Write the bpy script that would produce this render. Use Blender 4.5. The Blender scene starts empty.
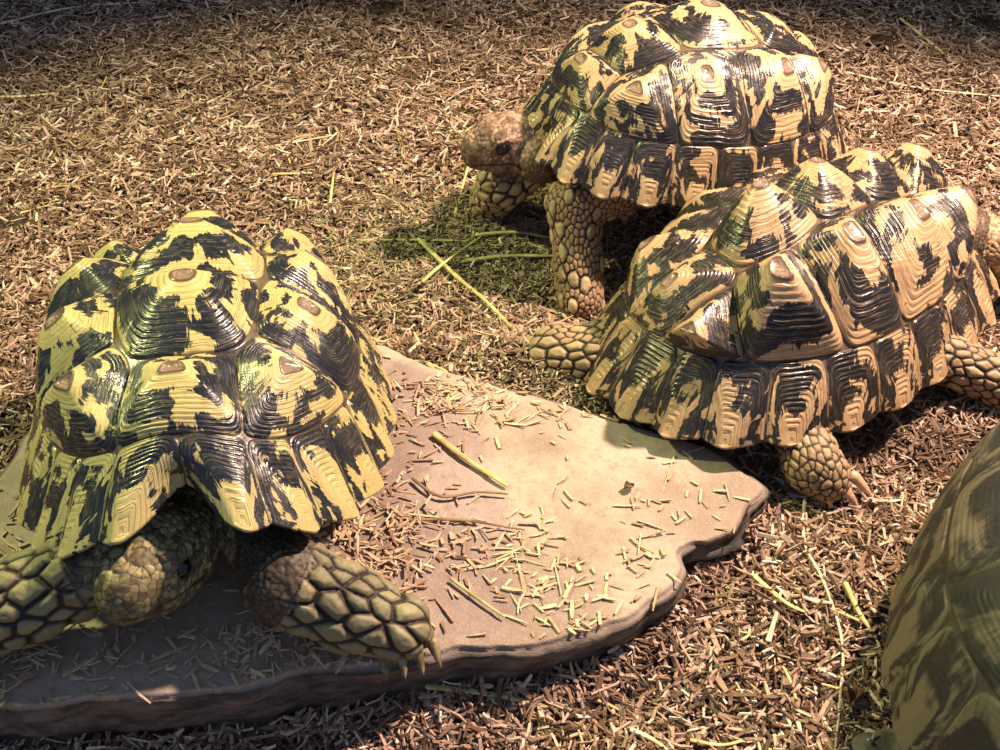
import bpy, math, random
import numpy as np
from mathutils import Vector, Matrix, kdtree
rng = np.random.default_rng(7)
random.seed(7)
SC = bpy.context.scene
COL = SC.collection
PI = math.pi

# ------------------------------------------------------------------ camera
CAM_H, TILT, F = 0.60, math.radians(40), 1200.0
def P(px, py, z=0.0):
    """world point at height z seen at photo pixel px,py"""
    u = (px-500)/F; v = (py-375)/F
    d = (CAM_H-z)/(math.sin(TILT)+v*math.cos(TILT))
    return Vector((u*d, d*(math.cos(TILT)-v*math.sin(TILT)), z))
cam = bpy.data.objects.new('camera', bpy.data.cameras.new('camera'))
COL.objects.link(cam); SC.camera = cam
cam.location = (0, 0, CAM_H); cam.rotation_euler = (PI/2-TILT, 0, 0)
cam.data.lens = 36*F/1000; cam.data.sensor_width = 36; cam.data.clip_start = .01

# ------------------------------------------------------------------ noise (numpy)
def _hash(ix, iy, iz, s):
    h = (ix*374761393 + iy*668265263 + iz*2147483647 + s*1274126177) & 0xffffffff
    h = ((h ^ (h >> 13))*1274126177) & 0xffffffff
    return ((h ^ (h >> 16)) & 0xffff)/65535.0
def noise3(x, y, z, s=0):
    x = np.asarray(x, float); y = np.asarray(y, float)+0*x; z = np.asarray(z, float)+0*x
    ix, iy, iz = [np.floor(a).astype(np.int64) for a in (x, y, z)]
    fx, fy, fz = x-ix, y-iy, z-iz
    fx, fy, fz = [f*f*(3-2*f) for f in (fx, fy, fz)]
    r = 0
    for dx in (0, 1):
        for dy in (0, 1):
            for dz in (0, 1):
                w = (fx if dx else 1-fx)*(fy if dy else 1-fy)*(fz if dz else 1-fz)
                r = r+w*_hash(ix+dx, iy+dy, iz+dz, s)
    return r*2-1
def fbm(x, y, z=0, s=0, o=3):
    r = 0; a = 1.; t = 0
    for i in range(o):
        k = 2**i
        r = r+a*noise3(np.asarray(x)*k, np.asarray(y)*k, np.asarray(z)*k, s+i*17); t += a; a *= .5
    return r/t
def sstep(a, b, x):
    t = np.clip((x-a)/(b-a), 0, 1); return t*t*(3-2*t)

# ------------------------------------------------------------------ mesh helpers
def mesh_from(name, V, Fq, smooth=True, attrs=None):
    V = np.ascontiguousarray(V, dtype=np.float32); Fq = np.ascontiguousarray(Fq, dtype=np.int32)
    me = bpy.data.meshes.new(name)
    n = Fq.shape[1]
    me.vertices.add(len(V)); me.vertices.foreach_set('co', V.ravel())
    me.loops.add(Fq.size); me.loops.foreach_set('vertex_index', Fq.ravel())
    me.polygons.add(len(Fq))
    me.polygons.foreach_set('loop_start', np.arange(0, Fq.size, n, dtype=np.int32))
    me.polygons.foreach_set('loop_total', np.full(len(Fq), n, dtype=np.int32))
    me.polygons.foreach_set('use_smooth', np.full(len(Fq), smooth, dtype=bool))
    me.update(calc_edges=True)
    for k, a in (attrs or {}).items():
        a = np.ascontiguousarray(a, dtype=np.float32)
        if a.ndim == 1:
            at = me.attributes.new(k, 'FLOAT', 'POINT'); at.data.foreach_set('value', a)
        else:
            at = me.attributes.new(k, 'FLOAT_VECTOR', 'POINT'); at.data.foreach_set('vector', a.ravel())
    return me
def link(name, me, mat=None, parent=None):
    o = bpy.data.objects.new(name, me); COL.objects.link(o)
    if mat: me.materials.append(mat)
    if parent: o.parent = parent
    return o
def tag(o, label=None, cat=None, group=None, kind=None):
    for k, v in (('label', label), ('category', cat), ('group', group), ('kind', kind)):
        if v: o[k] = v
    return o
def grid_faces(nr, na, wrap=True, off=0):
    i = np.arange(nr-1)[:, None]; j = np.arange(na if wrap else na-1)[None, :]
    j2 = (j+1) % na
    return np.stack([i*na+j, (i+1)*na+j, (i+1)*na+j2, i*na+j2], -1).reshape(-1, 4)+off

# ------------------------------------------------------------------ node helper
class NT:
    def __init__(s, name):
        s.m = bpy.data.materials.new(name); s.m.use_nodes = True
        s.t = s.m.node_tree; s.t.nodes.clear()
        s.out = s.t.nodes.new('ShaderNodeOutputMaterial')
    def n(s, typ, ins=None, **kw):
        nd = s.t.nodes.new('ShaderNode'+typ)
        for k, v in kw.items(): setattr(nd, k, v)
        for k, v in (ins or {}).items(): s.set(nd.inputs[k], v)
        return nd
    def set(s, sock, v):
        if isinstance(v, bpy.types.NodeSocket): s.t.links.new(v, sock)
        elif isinstance(v, (tuple, list)):
            v = tuple(v)
            if sock.type == 'RGBA' and len(v) == 3: v = v+(1,)
            sock.default_value = v
        else: sock.default_value = v
    def m_(s, op, a, b=0.0, c=0.0, clamp=False):
        nd = s.n('Math', operation=op, use_clamp=clamp)
        s.set(nd.inputs[0], a); s.set(nd.inputs[1], b); s.set(nd.inputs[2], c); return nd.outputs[0]
    def attr(s, name, out='Fac'): return s.n('Attribute', attribute_name=name).outputs[out]
    def noise(s, vec, scale, detail=3, rough=.5, dist=0):
        return s.n('TexNoise', {'Vector': vec, 'Scale': scale, 'Detail': detail, 'Roughness': rough, 'Distortion': dist}).outputs[0]
    def mix(s, f, a, b, mode='MIX'):
        nd = s.n('Mix', data_type='RGBA', blend_type=mode)
        s.set(nd.inputs[0], f); s.set(nd.inputs[6], a); s.set(nd.inputs[7], b); return nd.outputs[2]
    def ramp(s, x, a, b, lo=0., hi=1., smooth=True):
        nd = s.n('MapRange', interpolation_type='SMOOTHSTEP' if smooth else 'LINEAR')
        for k, v in zip(range(5), (x, a, b, lo, hi)): s.set(nd.inputs[k], v)
        return nd.outputs[0]
    def comb(s, x, y, z):
        return s.n('CombineXYZ', {0: x, 1: y, 2: z}).outputs[0]
    def sep(s, v): return s.n('SeparateXYZ', {0: v}).outputs
    def coord(s): return s.n('TexCoord').outputs['Object']
    def bsdf(s, col, rough=.6, spec=.5, bump=None, bstr=.5, bdist=.001, **kw):
        b = s.n('BsdfPrincipled'); s.set(b.inputs['Base Color'], col); s.set(b.inputs['Roughness'], rough)
        s.set(b.inputs['Specular IOR Level'], spec)
        for k, v in kw.items(): s.set(b.inputs[k.replace('_', ' ')], v)
        if bump is not None:
            bp = s.n('Bump', {'Height': bump, 'Strength': bstr, 'Distance': bdist}); s.t.links.new(bp.outputs[0], b.inputs['Normal'])
        s.t.links.new(b.outputs[0], s.out.inputs[0]); return s.m

# ------------------------------------------------------------------ materials
def shell_mat(name, cream=(.72, .55, .27), dark=(.012, .014, .018), thr=.5, rings=15., tan=(.25, .175, .115), rough=.3, soft=.012, ringw=1.0, coat=.18, bs=.6):
    t = NT(name)
    gt = t.attr('gt'); gd = t.attr('gdir', 'Vector'); sid = t.attr('sid'); co = t.coord()
    x, y, z = t.sep(gd)
    wob = t.noise(co, 60, 2)
    # low frequency blotches in (direction, ring) space, ragged along the radial direction
    v1 = t.comb(t.m_('MULTIPLY_ADD', x, 1.25, t.m_('MULTIPLY', sid, 97.)), t.m_('MULTIPLY', y, 1.25), t.m_('MULTIPLY', gt, 2.6))
    n1 = t.noise(v1, 1.25, 1, .5, .3)
    v2 = t.comb(t.m_('MULTIPLY_ADD', x, 9., t.m_('MULTIPLY', sid, 31.)), t.m_('MULTIPLY', y, 9.), t.m_('MULTIPLY', gt, 1.3))
    n2 = t.noise(v2, 1.5, 2, .6)
    n3 = t.noise(co, 260, 2)
    val = t.m_('ADD', n1, t.m_('MULTIPLY', t.m_('SUBTRACT', n2, .5), .34))
    val = t.m_('ADD', val, t.m_('MULTIPLY', t.m_('SUBTRACT', n3, .5), .10))
    env = t.m_('SUBTRACT', t.ramp(gt, .22, .42, -.35, .04), t.ramp(gt, .93, 1.0, 0, .06))
    val = t.m_('ADD', val, env)
    blot = t.ramp(val, thr-.015-soft, thr-.015+soft)
    # growth rings
    rp = t.m_('MULTIPLY_ADD', gt, rings, t.m_('MULTIPLY', wob, 1.3))
    fr = t.m_('FRACT', rp)
    saw = t.ramp(fr, .0, .35, 0, 1)
    line = t.m_('MULTIPLY', t.ramp(fr, .05, .16, 1, 0), 1.0)
    rp2 = t.m_('FRACT', t.m_('MULTIPLY_ADD', gt, rings*2.7, t.m_('MULTIPLY', wob, 3.)))
    line2 = t.ramp(rp2, .1, .4, 1, 0)
    vv = t.comb(t.m_('MULTIPLY_ADD', x, 2.2, t.m_('MULTIPLY', sid, 13.)), t.m_('MULTIPLY', y, 2.2), t.m_('MULTIPLY', gt, 9.))
    nb = t.noise(vv, 1.2, 2)
    lined = t.ramp(nb, .50, .60)
    creamv = t.mix(t.m_('MULTIPLY', t.noise(co, 35, 2), .7), cream, tuple(c*k for c, k in zip(cream, (.75, .66, .5))))
    c = t.mix(t.m_('MULTIPLY', line, .38*ringw), creamv, (.16, .09, .04))
    c = t.mix(t.m_('MULTIPLY', t.m_('MULTIPLY', line2, lined), t.ramp(gt, .25, .4, 0, .85*ringw)), c, (.03, .025, .025))
    dk = t.mix(t.m_('MULTIPLY', t.m_('MULTIPLY', line2, t.ramp(t.noise(vv, 1.7, 2), .5, .62)), .5*ringw), dark, tuple(q*.55 for q in cream))
    dk = t.mix(t.m_('MULTIPLY', line, .12*ringw), dk, tuple(q*.5 for q in cream))
    c = t.mix(blot, c, dk)
    # areola
    ar = t.ramp(gt, .13, .17, 1, 0)
    arc_ = t.mix(t.noise(co, 260, 3), tuple(q*.6 for q in tan), tuple(q*1.45 for q in tan))
    arc_ = t.mix(t.m_('MULTIPLY', t.ramp(t.m_('FRACT', t.m_('MULTIPLY', gt, 24.)), .1, .5, 1, 0), .45), arc_, (.05, .03, .02))
    c = t.mix(t.m_('MULTIPLY', ar, t.attr('aro')), c, arc_)
    edge = t.m_('MULTIPLY', t.m_('MULTIPLY', t.ramp(gt, .13, .15, 0, 1), t.ramp(gt, .17, .19, 1, 0)), t.attr('aro'))
    c = t.mix(t.m_('MULTIPLY', edge, .85), c, (.03, .02, .02))
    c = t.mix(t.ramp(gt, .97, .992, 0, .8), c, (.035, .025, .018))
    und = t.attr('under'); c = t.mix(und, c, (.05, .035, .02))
    h = t.m_('ADD', t.m_('MULTIPLY', saw, .6), t.m_('MULTIPLY', line2, -.25))
    h = t.m_('ADD', h, t.m_('MULTIPLY', t.noise(co, 500, 2), .25))
    return t.bsdf(c, t.ramp(t.noise(co, 90, 3), .3, .7, rough*.75, rough*1.4), .5, h, bs, .0011, Coat_Weight=coat, Coat_Roughness=.18)

def skin_mat(name, pale=(.5, .4, .17), mid=(.13, .085, .05), dark=(.02, .015, .012), headc=(.30, .2, .11)):
    t = NT(name)
    sc = t.attr('scale'); sr = t.attr('srand'); hd = t.attr('head'); lg = t.attr('leg'); gr = t.attr('groove'); co = t.coord()
    palev = t.mix(sr, pale, tuple(q*.62 for q in pale))
    palev = t.mix(t.attr('srad'), tuple(q*2.2 for q in mid), palev)
    legc = t.mix(t.ramp(sc, .12, .42), dark, palev)
    small = t.mix(t.ramp(sc, .1, .5), dark, t.mix(sr, tuple(q*.6 for q in mid), tuple(q*1.1 for q in mid)))
    hc = t.mix(t.ramp(sc, .03, .35), tuple(q*.25 for q in headc), t.mix(t.ramp(t.m_('ADD', t.m_('MULTIPLY', sr, .45), t.m_('MULTIPLY', t.noise(co, 110, 4, .65), .8)), .35, .85), tuple(q*.45 for q in headc), tuple(min(1, q*2.1) for q in headc)))
    c = t.mix(lg, small, legc); c = t.mix(hd, c, hc)
    c = t.mix(gr, c, (.015, .01, .008))
    c = t.mix(t.m_('MULTIPLY', t.noise(co, 300, 2), .35), c, (.08, .055, .03), 'MIX')
    return t.bsdf(c, .55, .35, t.noise(co, 900, 2), .3, .0006)

def simple_mat(name, c1, c2, scale=60, rough=.7, spec=.3, bs=.3, bd=.001, stretch=None):
    t = NT(name); co = t.coord()
    if stretch: co = t.n('Mapping', {'Vector': co, 'Scale': stretch}).outputs[0]
    n = t.noise(co, scale, 4)
    return t.bsdf(t.mix(t.ramp(n, .35, .65), c1, c2), rough, spec, n, bs, bd)

def chip_mat(name, pal, mound=True, val=1.0):
    t = NT(name); r = t.attr('rnd'); co = t.coord()
    nd = t.n('ValToRGB'); t.set(nd.inputs[0], r); cr = nd.color_ramp; cr.interpolation = 'LINEAR'
    while len(cr.elements) < len(pal): cr.elements.new(.5)
    for e, (p, c) in zip(cr.elements, pal): e.position = p; e.color = tuple(q*val for q in c)+(1,)
    c = nd.outputs[0]
    big = t.noise(co, 5, 3)
    c = t.mix(t.ramp(big, .5, .72, 0, .55), c, (.11, .075, .045), 'MIX')
    fine = t.noise(t.n('Mapping', {'Vector': co, 'Scale': (1, 1, 1)}).outputs[0], 420, 2)
    c = t.mix(t.ramp(fine, .35, .7, 0, .35), c, (.15, .09, .05))
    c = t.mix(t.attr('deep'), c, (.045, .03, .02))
    return t.bsdf(c, .65, .3)

def slab_mat():
    t = NT('flagstone'); co = t.coord()
    n1 = t.noise(co, 9, 5, .6); n2 = t.noise(co, 140, 4, .7); n3 = t.noise(co, 900, 2)
    c = t.mix(t.ramp(n1, .38, .62), (.24, .185, .14), (.40, .34, .265))
    c = t.mix(t.ramp(n2, .45, .7, 0, .5), c, (.24, .15, .12))
    c = t.mix(t.ramp(n3, .55, .7, 0, .4), c, (.52, .46, .37))
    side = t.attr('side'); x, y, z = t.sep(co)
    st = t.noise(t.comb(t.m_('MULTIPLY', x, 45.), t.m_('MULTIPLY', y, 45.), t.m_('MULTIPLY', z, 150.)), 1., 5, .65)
    sc = t.mix(t.ramp(st, .35, .65), (.045, .04, .035), (.16, .13, .105))  # side colour darkened, painting in the shade of the front face
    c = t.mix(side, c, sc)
    h = t.m_('ADD', t.m_('MULTIPLY', n2, 1.), t.m_('MULTIPLY', n3, .5))
    return t.bsdf(c, .7, .35, h, .55, .0015)

# ------------------------------------------------------------------ carapace
def make_carapace(p):
    L, W, H, rim = p['L'], p['W'], p['H'], p['rim']
    A = p.get('A', .015); rs = np.random.default_rng(p['seed'])
    nr, na = 300, 900
    r = np.linspace(0, 1, nr)**.92; r[0] = 1e-4
    R, PH = np.meshgrid(r, np.linspace(0, 2*PI, na, endpoint=False), indexing='ij')
    phs = (PH+PI) % (2*PI)-PI                       # -pi..pi, 0 = front
    a = R*np.cos(PH); b = R*np.sin(PH)
    # --- scutes
    rm = p.get('rm', .75)
    cen = [(.60, 0, 0), (.33, 0, 0), (.0, 0, 0), (-.31, 0, 0), (-.60, 0, 0)]
    for s in (1, -1):
        cen += [(.44, s*.42, 1), (.155, s*.475, 1), (-.165, s*.475, 1), (-.455, s*.40, 1)]   # scute middles
    cen += p.get('extra', [])
    cen = np.array(cen, float)
    cen[:, :2] += rs.normal(0, .010, (len(cen), 2))
    if p.get('cen'):
        for k, v in p['cen'].items(): cen[k, :2] = v
    warp = .014
    aw = a+warp*fbm(a*4, b*4, 0, p['seed'])+.0; bw = b+warp*fbm(a*4+9, b*4, 0, p['seed']+5)
    d = np.stack([np.hypot(aw-c[0], bw-c[1]) for c in cen])
    own = np.argmin(d, 0)
    t = np.zeros_like(a); dirx = np.zeros_like(a); diry = np.zeros_like(a); typ = np.zeros_like(a)
    pw = 9.0
    for i, c in enumerate(cen):
        m = own == i
        ox, oy = ((-.05, 0), (-.03, 0), (0, 0), (.01, 0), (.10, 0))[i] if i < 5 else (0, -.05*np.sign(c[1])) if i > 12 else (-.02 if (i-5) % 4 == 0 else .05 if (i-5) % 4 == 3 else .0, -p.get('co', .10)*np.sign(c[1]))
        if i in p.get('off', {}): ox, oy = p['off'][i]
        px, py = aw[m]-c[0]-ox, bw[m]-c[1]-oy
        acc = np.zeros_like(px); ac4 = np.zeros_like(px)
        for j, e in enumerate(cen):
            if i == j: continue
            dx, dy = e[0]-c[0], e[1]-c[1]; dd = dx*dx+dy*dy
            if dd > .75**2: continue
            g_ = np.clip((px*dx+py*dy)/(dd/2-(ox*dx+oy*dy)), 0, None); acc += g_**pw; ac4 += g_**3.2
        rc = math.hypot(c[0]+ox, c[1]+oy)
        g_ = np.clip((np.hypot(aw[m], bw[m])-rc)/(rm-rc), 0, None); acc += g_**pw; ac4 += g_**3.2
        tt_ = acc**(1/pw); bl = sstep(.12, .45, tt_)
        t[m] = tt_*bl+ac4**(1/3.2)*(1-bl)*.97
        l = np.hypot(px, py)+1e-9
        dirx[m] = px/l; diry[m] = py/l; typ[m] = c[2]
    # --- marginals
    phw = phs+.012*np.sin(3*phs+p['seed'])
    half_sc = math.radians(9.5); wd = (PI-half_sc)/11
    u = np.abs(phw); u = u*(1-p.get('fm', .15)*np.exp(-(u/.5)**2))
    idx = np.floor(u/wd).astype(int); idx = np.minimum(idx, 11)
    pc = np.where(idx < 11, (idx+.62)*wd, PI); lo = np.where(idx < 11, idx*wd, PI-half_sc)
    hi = np.where(idx < 11, (idx+1)*wd, PI+half_sc)
    mg = R+.006*np.cos(u/wd*2*PI)*0 > rm
    rcn = .985
    fu = np.where(u > pc, (u-pc)/(hi-pc), (pc-u)/(pc-lo))
    fr = np.where(R > rcn, (R-rcn)/(1.06-rcn), (rcn-R)/(rcn-rm))
    tm = (np.clip(fu, 0, 1.1)**7+np.clip(fr, 0, 1.1)**7)**(1/7)
    t = np.where(mg, tm, t)
    dxm = (u-pc)/wd*1.0; dym = (R-rcn)/.2; lm = np.hypot(dxm, dym)+1e-9
    dirx = np.where(mg, dxm/lm, dirx); diry = np.where(mg, dym/lm, diry)
    sid = own.astype(float)/14+.013
    sid = np.where(mg, (idx+1)*.071+np.where(phw > 0, .0, .437)+.31, sid)
    sid = (sid*7.31+p['seed']*.173) % 1.0
    aro = np.where(mg, .0, 1.0)
    t = np.clip(t, 0, 1.0)
    # --- dome
    th = R*1.50
    sup = (np.abs(np.cos(PH))**2.35+np.abs(np.sin(PH))**2.35)**(-1/2.35)
    sup = 1+(sup-1)*sstep(.3, 1, R)
    rho = np.sin(th)**p.get('rp', .90)*sup
    front = np.clip(np.cos(phs), 0, 1); back = np.clip(-np.cos(phs), 0, 1)
    x = L/2*rho*np.cos(PH); y = W/2*rho*np.sin(PH)*(1-.07*np.cos(PH)*R)
    z = H*np.cos(th)**p.get('zp', .88)
    s = np.clip((R-.72)/.28, 0, 1)
    fl = p.get('flf', .016)*np.exp(-(phs/math.radians(55))**2)*sstep(math.radians(2), math.radians(16), np.abs(phs)) \
        + p.get('flb', .012)*np.exp(-((PI-np.abs(phs))/math.radians(50))**2)+p.get('fls', .003)
    x += fl*s**2*np.cos(PH); y += fl*s**2*np.sin(PH)
    lift = p.get('lf', .05)*np.exp(-(phs/math.radians(p.get('lfw', 30)))**2)+p.get('lb', .02)*np.exp(-((PI-np.abs(phs))/math.radians(28))**2) \
        - .004*np.exp(-((np.abs(phs)-math.radians(95))/math.radians(30))**2)
    z += lift*sstep(.35, 1., R)
    # nuchal notch
    x -= .005*L/.3*np.exp(-(phs/math.radians(7))**2)*sstep(.86, 1, R)
    # scalloped rim, each marginal with its point
    tip = np.clip(1-fu, 0, 1)
    scal = sstep(.86, 1, R)*(tip**.8-.5)
    k = p.get('sc', .006)*(.45+.8*front+.8*back)
    x += k*scal*np.cos(PH); y += k*scal*np.sin(PH); z -= k*.5*scal
    z += rim
    X = np.stack([x, y, z], -1)
    du = np.gradient(X, axis=0)
    dv = np.roll(X, -1, 1)-np.roll(X, 1, 1)
    N = np.cross(du, dv); N /= (np.linalg.norm(N, axis=-1, keepdims=True)+1e-12)
    N[0] = (0, 0, 1)
    if N[nr//2, 0, 2] < 0: N = -N
    N[:3] = (0, 0, 1)
    q = np.clip((t-.15)/.85, 0, 1)
    prof = 1-q**p.get('pe', 1.15)
    amp = np.where(mg, A*p.get('ma', .14), np.where(typ > .5, A*.95, A))
    amp = amp*(.9+.2*np.sin(sid*40))
    for i_, k_ in p.get('ak', {}).items(): amp = np.where((own == i_) & ~mg, amp*k_, amp)
    D = amp*prof-.0012*np.exp(-((1-t)/.022)**2)-np.where(mg, 0, .0010*np.exp(-(t/.10)**2))
    # keel rows of each marginal
    D += .0012*fbm(a*7, b*7, 0, p['seed']+3)
    ringn = t*15+.6*fbm(a*9, b*9, 0, p['seed']+8)
    D += .00045*p.get('ringd', 1.)*np.abs(np.sin(ringn*PI))*np.where(t > .14, 1, 0)
    X = X+N*D[..., None]
    # underside lip
    rings = [X]; At = [(t, dirx, diry, sid, aro, np.zeros_like(t))]
    last = X[-1]; rad = np.stack([last[:, 0], last[:, 1], 0*last[:, 0]], -1)
    dirs = rad/np.linalg.norm(rad, axis=1, keepdims=True)
    prevu = 0
    for off, dz, un in ((.0012, -.0018, 0), (.0035, -.0022, .3), (.006, -.0005, .6), (.012, .004, 1), (.03, .014, 1), (.05, .03, 1), (.07, .045, 1)):
        rings.append((last-dirs*off+np.array([0, 0, dz]))[None])
        At.append(tuple(q_[-1:] for q_ in (t, dirx, diry, sid, aro))+(np.full_like(t[-1:], un),))
    XX = np.concatenate(rings, 0); n2 = XX.shape[0]
    at = [np.concatenate([g[i] for g in At], 0).ravel() for i in range(6)]
    V = XX.reshape(-1, 3)
    Fq = grid_faces(n2, na)[:, ::1]
    # cap the apex with a tiny fan: collapse first ring
    V[:na] = V[:na].mean(0)
    me = mesh_from('carapace', V, Fq, True, {'gt': at[0], 'gdir': np.stack([at[1], at[2], 0*at[1]], -1), 'sid': at[3], 'aro': at[4], 'under': at[5]})
    me.validate()
    return me

def make_plastron(p):
    L, W, rim = p['L'], p['W'], p['rim']
    na, nr = 120, 26
    V = []
    for i in range(nr):
        s = i/(nr-1)*PI
        for j in range(na):
            ph = 2*PI*j/na
            rr = math.sin(s)**.6
            c, sn = math.cos(ph), math.sin(ph)
            sup = (abs(c)**3+abs(sn)**3)**(-1/3)
            x = L*.40*rr*sup*c; y = W*.37*rr*sup*sn
            bridge = math.exp(-(c/.45)**2)
            z = rim-.006+.014*math.cos(s)+.018*rr**4*bridge+(.008*rr**3*max(c, 0))
            V.append((x, y, z))
    me = mesh_from('plastron', np.array(V), grid_faces(nr, na), True)
    return me

# ------------------------------------------------------------------ body by signed distance field
def smin(a, b, k):
    h = np.clip(.5+.5*(b-a)/k, 0, 1); return b*(1-h)+a*h-k*h*(1-h)
def sd_cone(Q, a, ra, b, rb):
    a = np.array(a, float); b = np.array(b, float); ab = b-a; L2 = ab@ab+1e-12
    h = np.clip(((Q-a)@ab)/L2, 0, 1)
    return np.linalg.norm(Q-a-h[..., None]*ab, axis=-1)-(ra+(rb-ra)*h)
def sd_ell(Q, c, rr):
    q = (Q-np.array(c)); rr = np.array(rr)
    k0 = np.linalg.norm(q/rr, axis=-1); k1 = np.linalg.norm(q/rr**2, axis=-1)+1e-9
    return k0*(k0-1)/k1
def head_local(Q, h):
    M = (Matrix.Translation(h['p']) @ Matrix.Rotation(h['yaw'], 4, 'Z') @ Matrix.Rotation(h['pitch'], 4, 'Y') @ Matrix.Rotation(h.get('roll', 0), 4, 'X') @ Matrix.Scale(h['s'], 4))
    Mi = np.array(M.inverted())
    return Q@Mi[:3, :3].T+Mi[:3, 3], M
def sd_head(Q, s):
    d = sd_ell(Q, (-.002, 0, .001), (.027, .021, .019))
    d = smin(d, sd_ell(Q, (.019, 0, -.002), (.0150, .0158, .0135)), .010)
    d = smin(d, sd_ell(Q, (.004, 0, -.009), (.025, .0185, .0105)), .006)
    d = smin(d, sd_ell(Q, (.029, 0, -.006), (.006, .0085, .009)), .008)
    for sg in (1, -1):
        d = smin(d, sd_ell(Q, (.0125, sg*.0145, .0045), (.0085, .006, .007)), .004)
        d = smin(d, sd_ell(Q, (.012, sg*.0135, .0105), (.009, .006, .0035)), .003)
        e = sd_ell(Q, (.0138, sg*.0210, .0045), (.0058, .0048, .0038))
        d = -smin(-d, e, .0012)
    return d*s
def surface_nets(Fg, org, h):
    S = Fg < 0
    nx, ny, nz = S.shape
    cnt = np.zeros((nx-1, ny-1, nz-1), np.int16)
    acc = np.zeros((nx-1, ny-1, nz-1, 3), np.float32)
    corner = [(i, j, k) for i in (0, 1) for j in (0, 1) for k in (0, 1)]
    sl = lambda c: (slice(c[0], nx-1+c[0]), slice(c[1], ny-1+c[1]), slice(c[2], nz-1+c[2]))
    for c in corner:
        for ax in range(3):
            if c[ax]: continue
            e = list(c); e[ax] = 1; e = tuple(e)
            A, B = Fg[sl(c)], Fg[sl(e)]
            m = (A < 0) != (B < 0)
            tt = np.where(m, A/(A-B+1e-20), 0)
            for q in range(3):
                acc[..., q] += np.where(m, (c[q]+(tt if q == ax else 0)), 0)
            cnt += m
    act = cnt > 0
    ids = -np.ones(cnt.shape, np.int64); ids[act] = np.arange(act.sum())
    I = np.argwhere(act)
    V = (I+acc[act]/cnt[act][:, None])*h+org
    quads = []
    for ax in range(3):
        o1, o2 = [q for q in range(3) if q != ax]
        s0 = [slice(1, -1)]*3; s1 = [slice(1, -1)]*3
        s0[ax] = slice(0, S.shape[ax]-1); s1[ax] = slice(1, S.shape[ax])
        A, B = S[tuple(s0)], S[tuple(s1)]
        off = np.array([1, 1, 1]); off[ax] = 0
        m = A != B
        J = np.argwhere(m)+off
        fl = A[m]
        def cid(d1, d2):
            K = J.copy(); K[:, o1] -= d1; K[:, o2] -= d2
            return ids[K[:, 0], K[:, 1], K[:, 2]]
        Q = np.stack([cid(1, 1), cid(0, 1), cid(0, 0), cid(1, 0)], 1)
        flip = fl if ax != 1 else ~fl
        Q[~flip] = Q[~flip][:, ::-1]
        quads.append(Q)
    Q = np.concatenate(quads); Q = Q[(Q >= 0).all(1)]
    return V, Q

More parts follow.
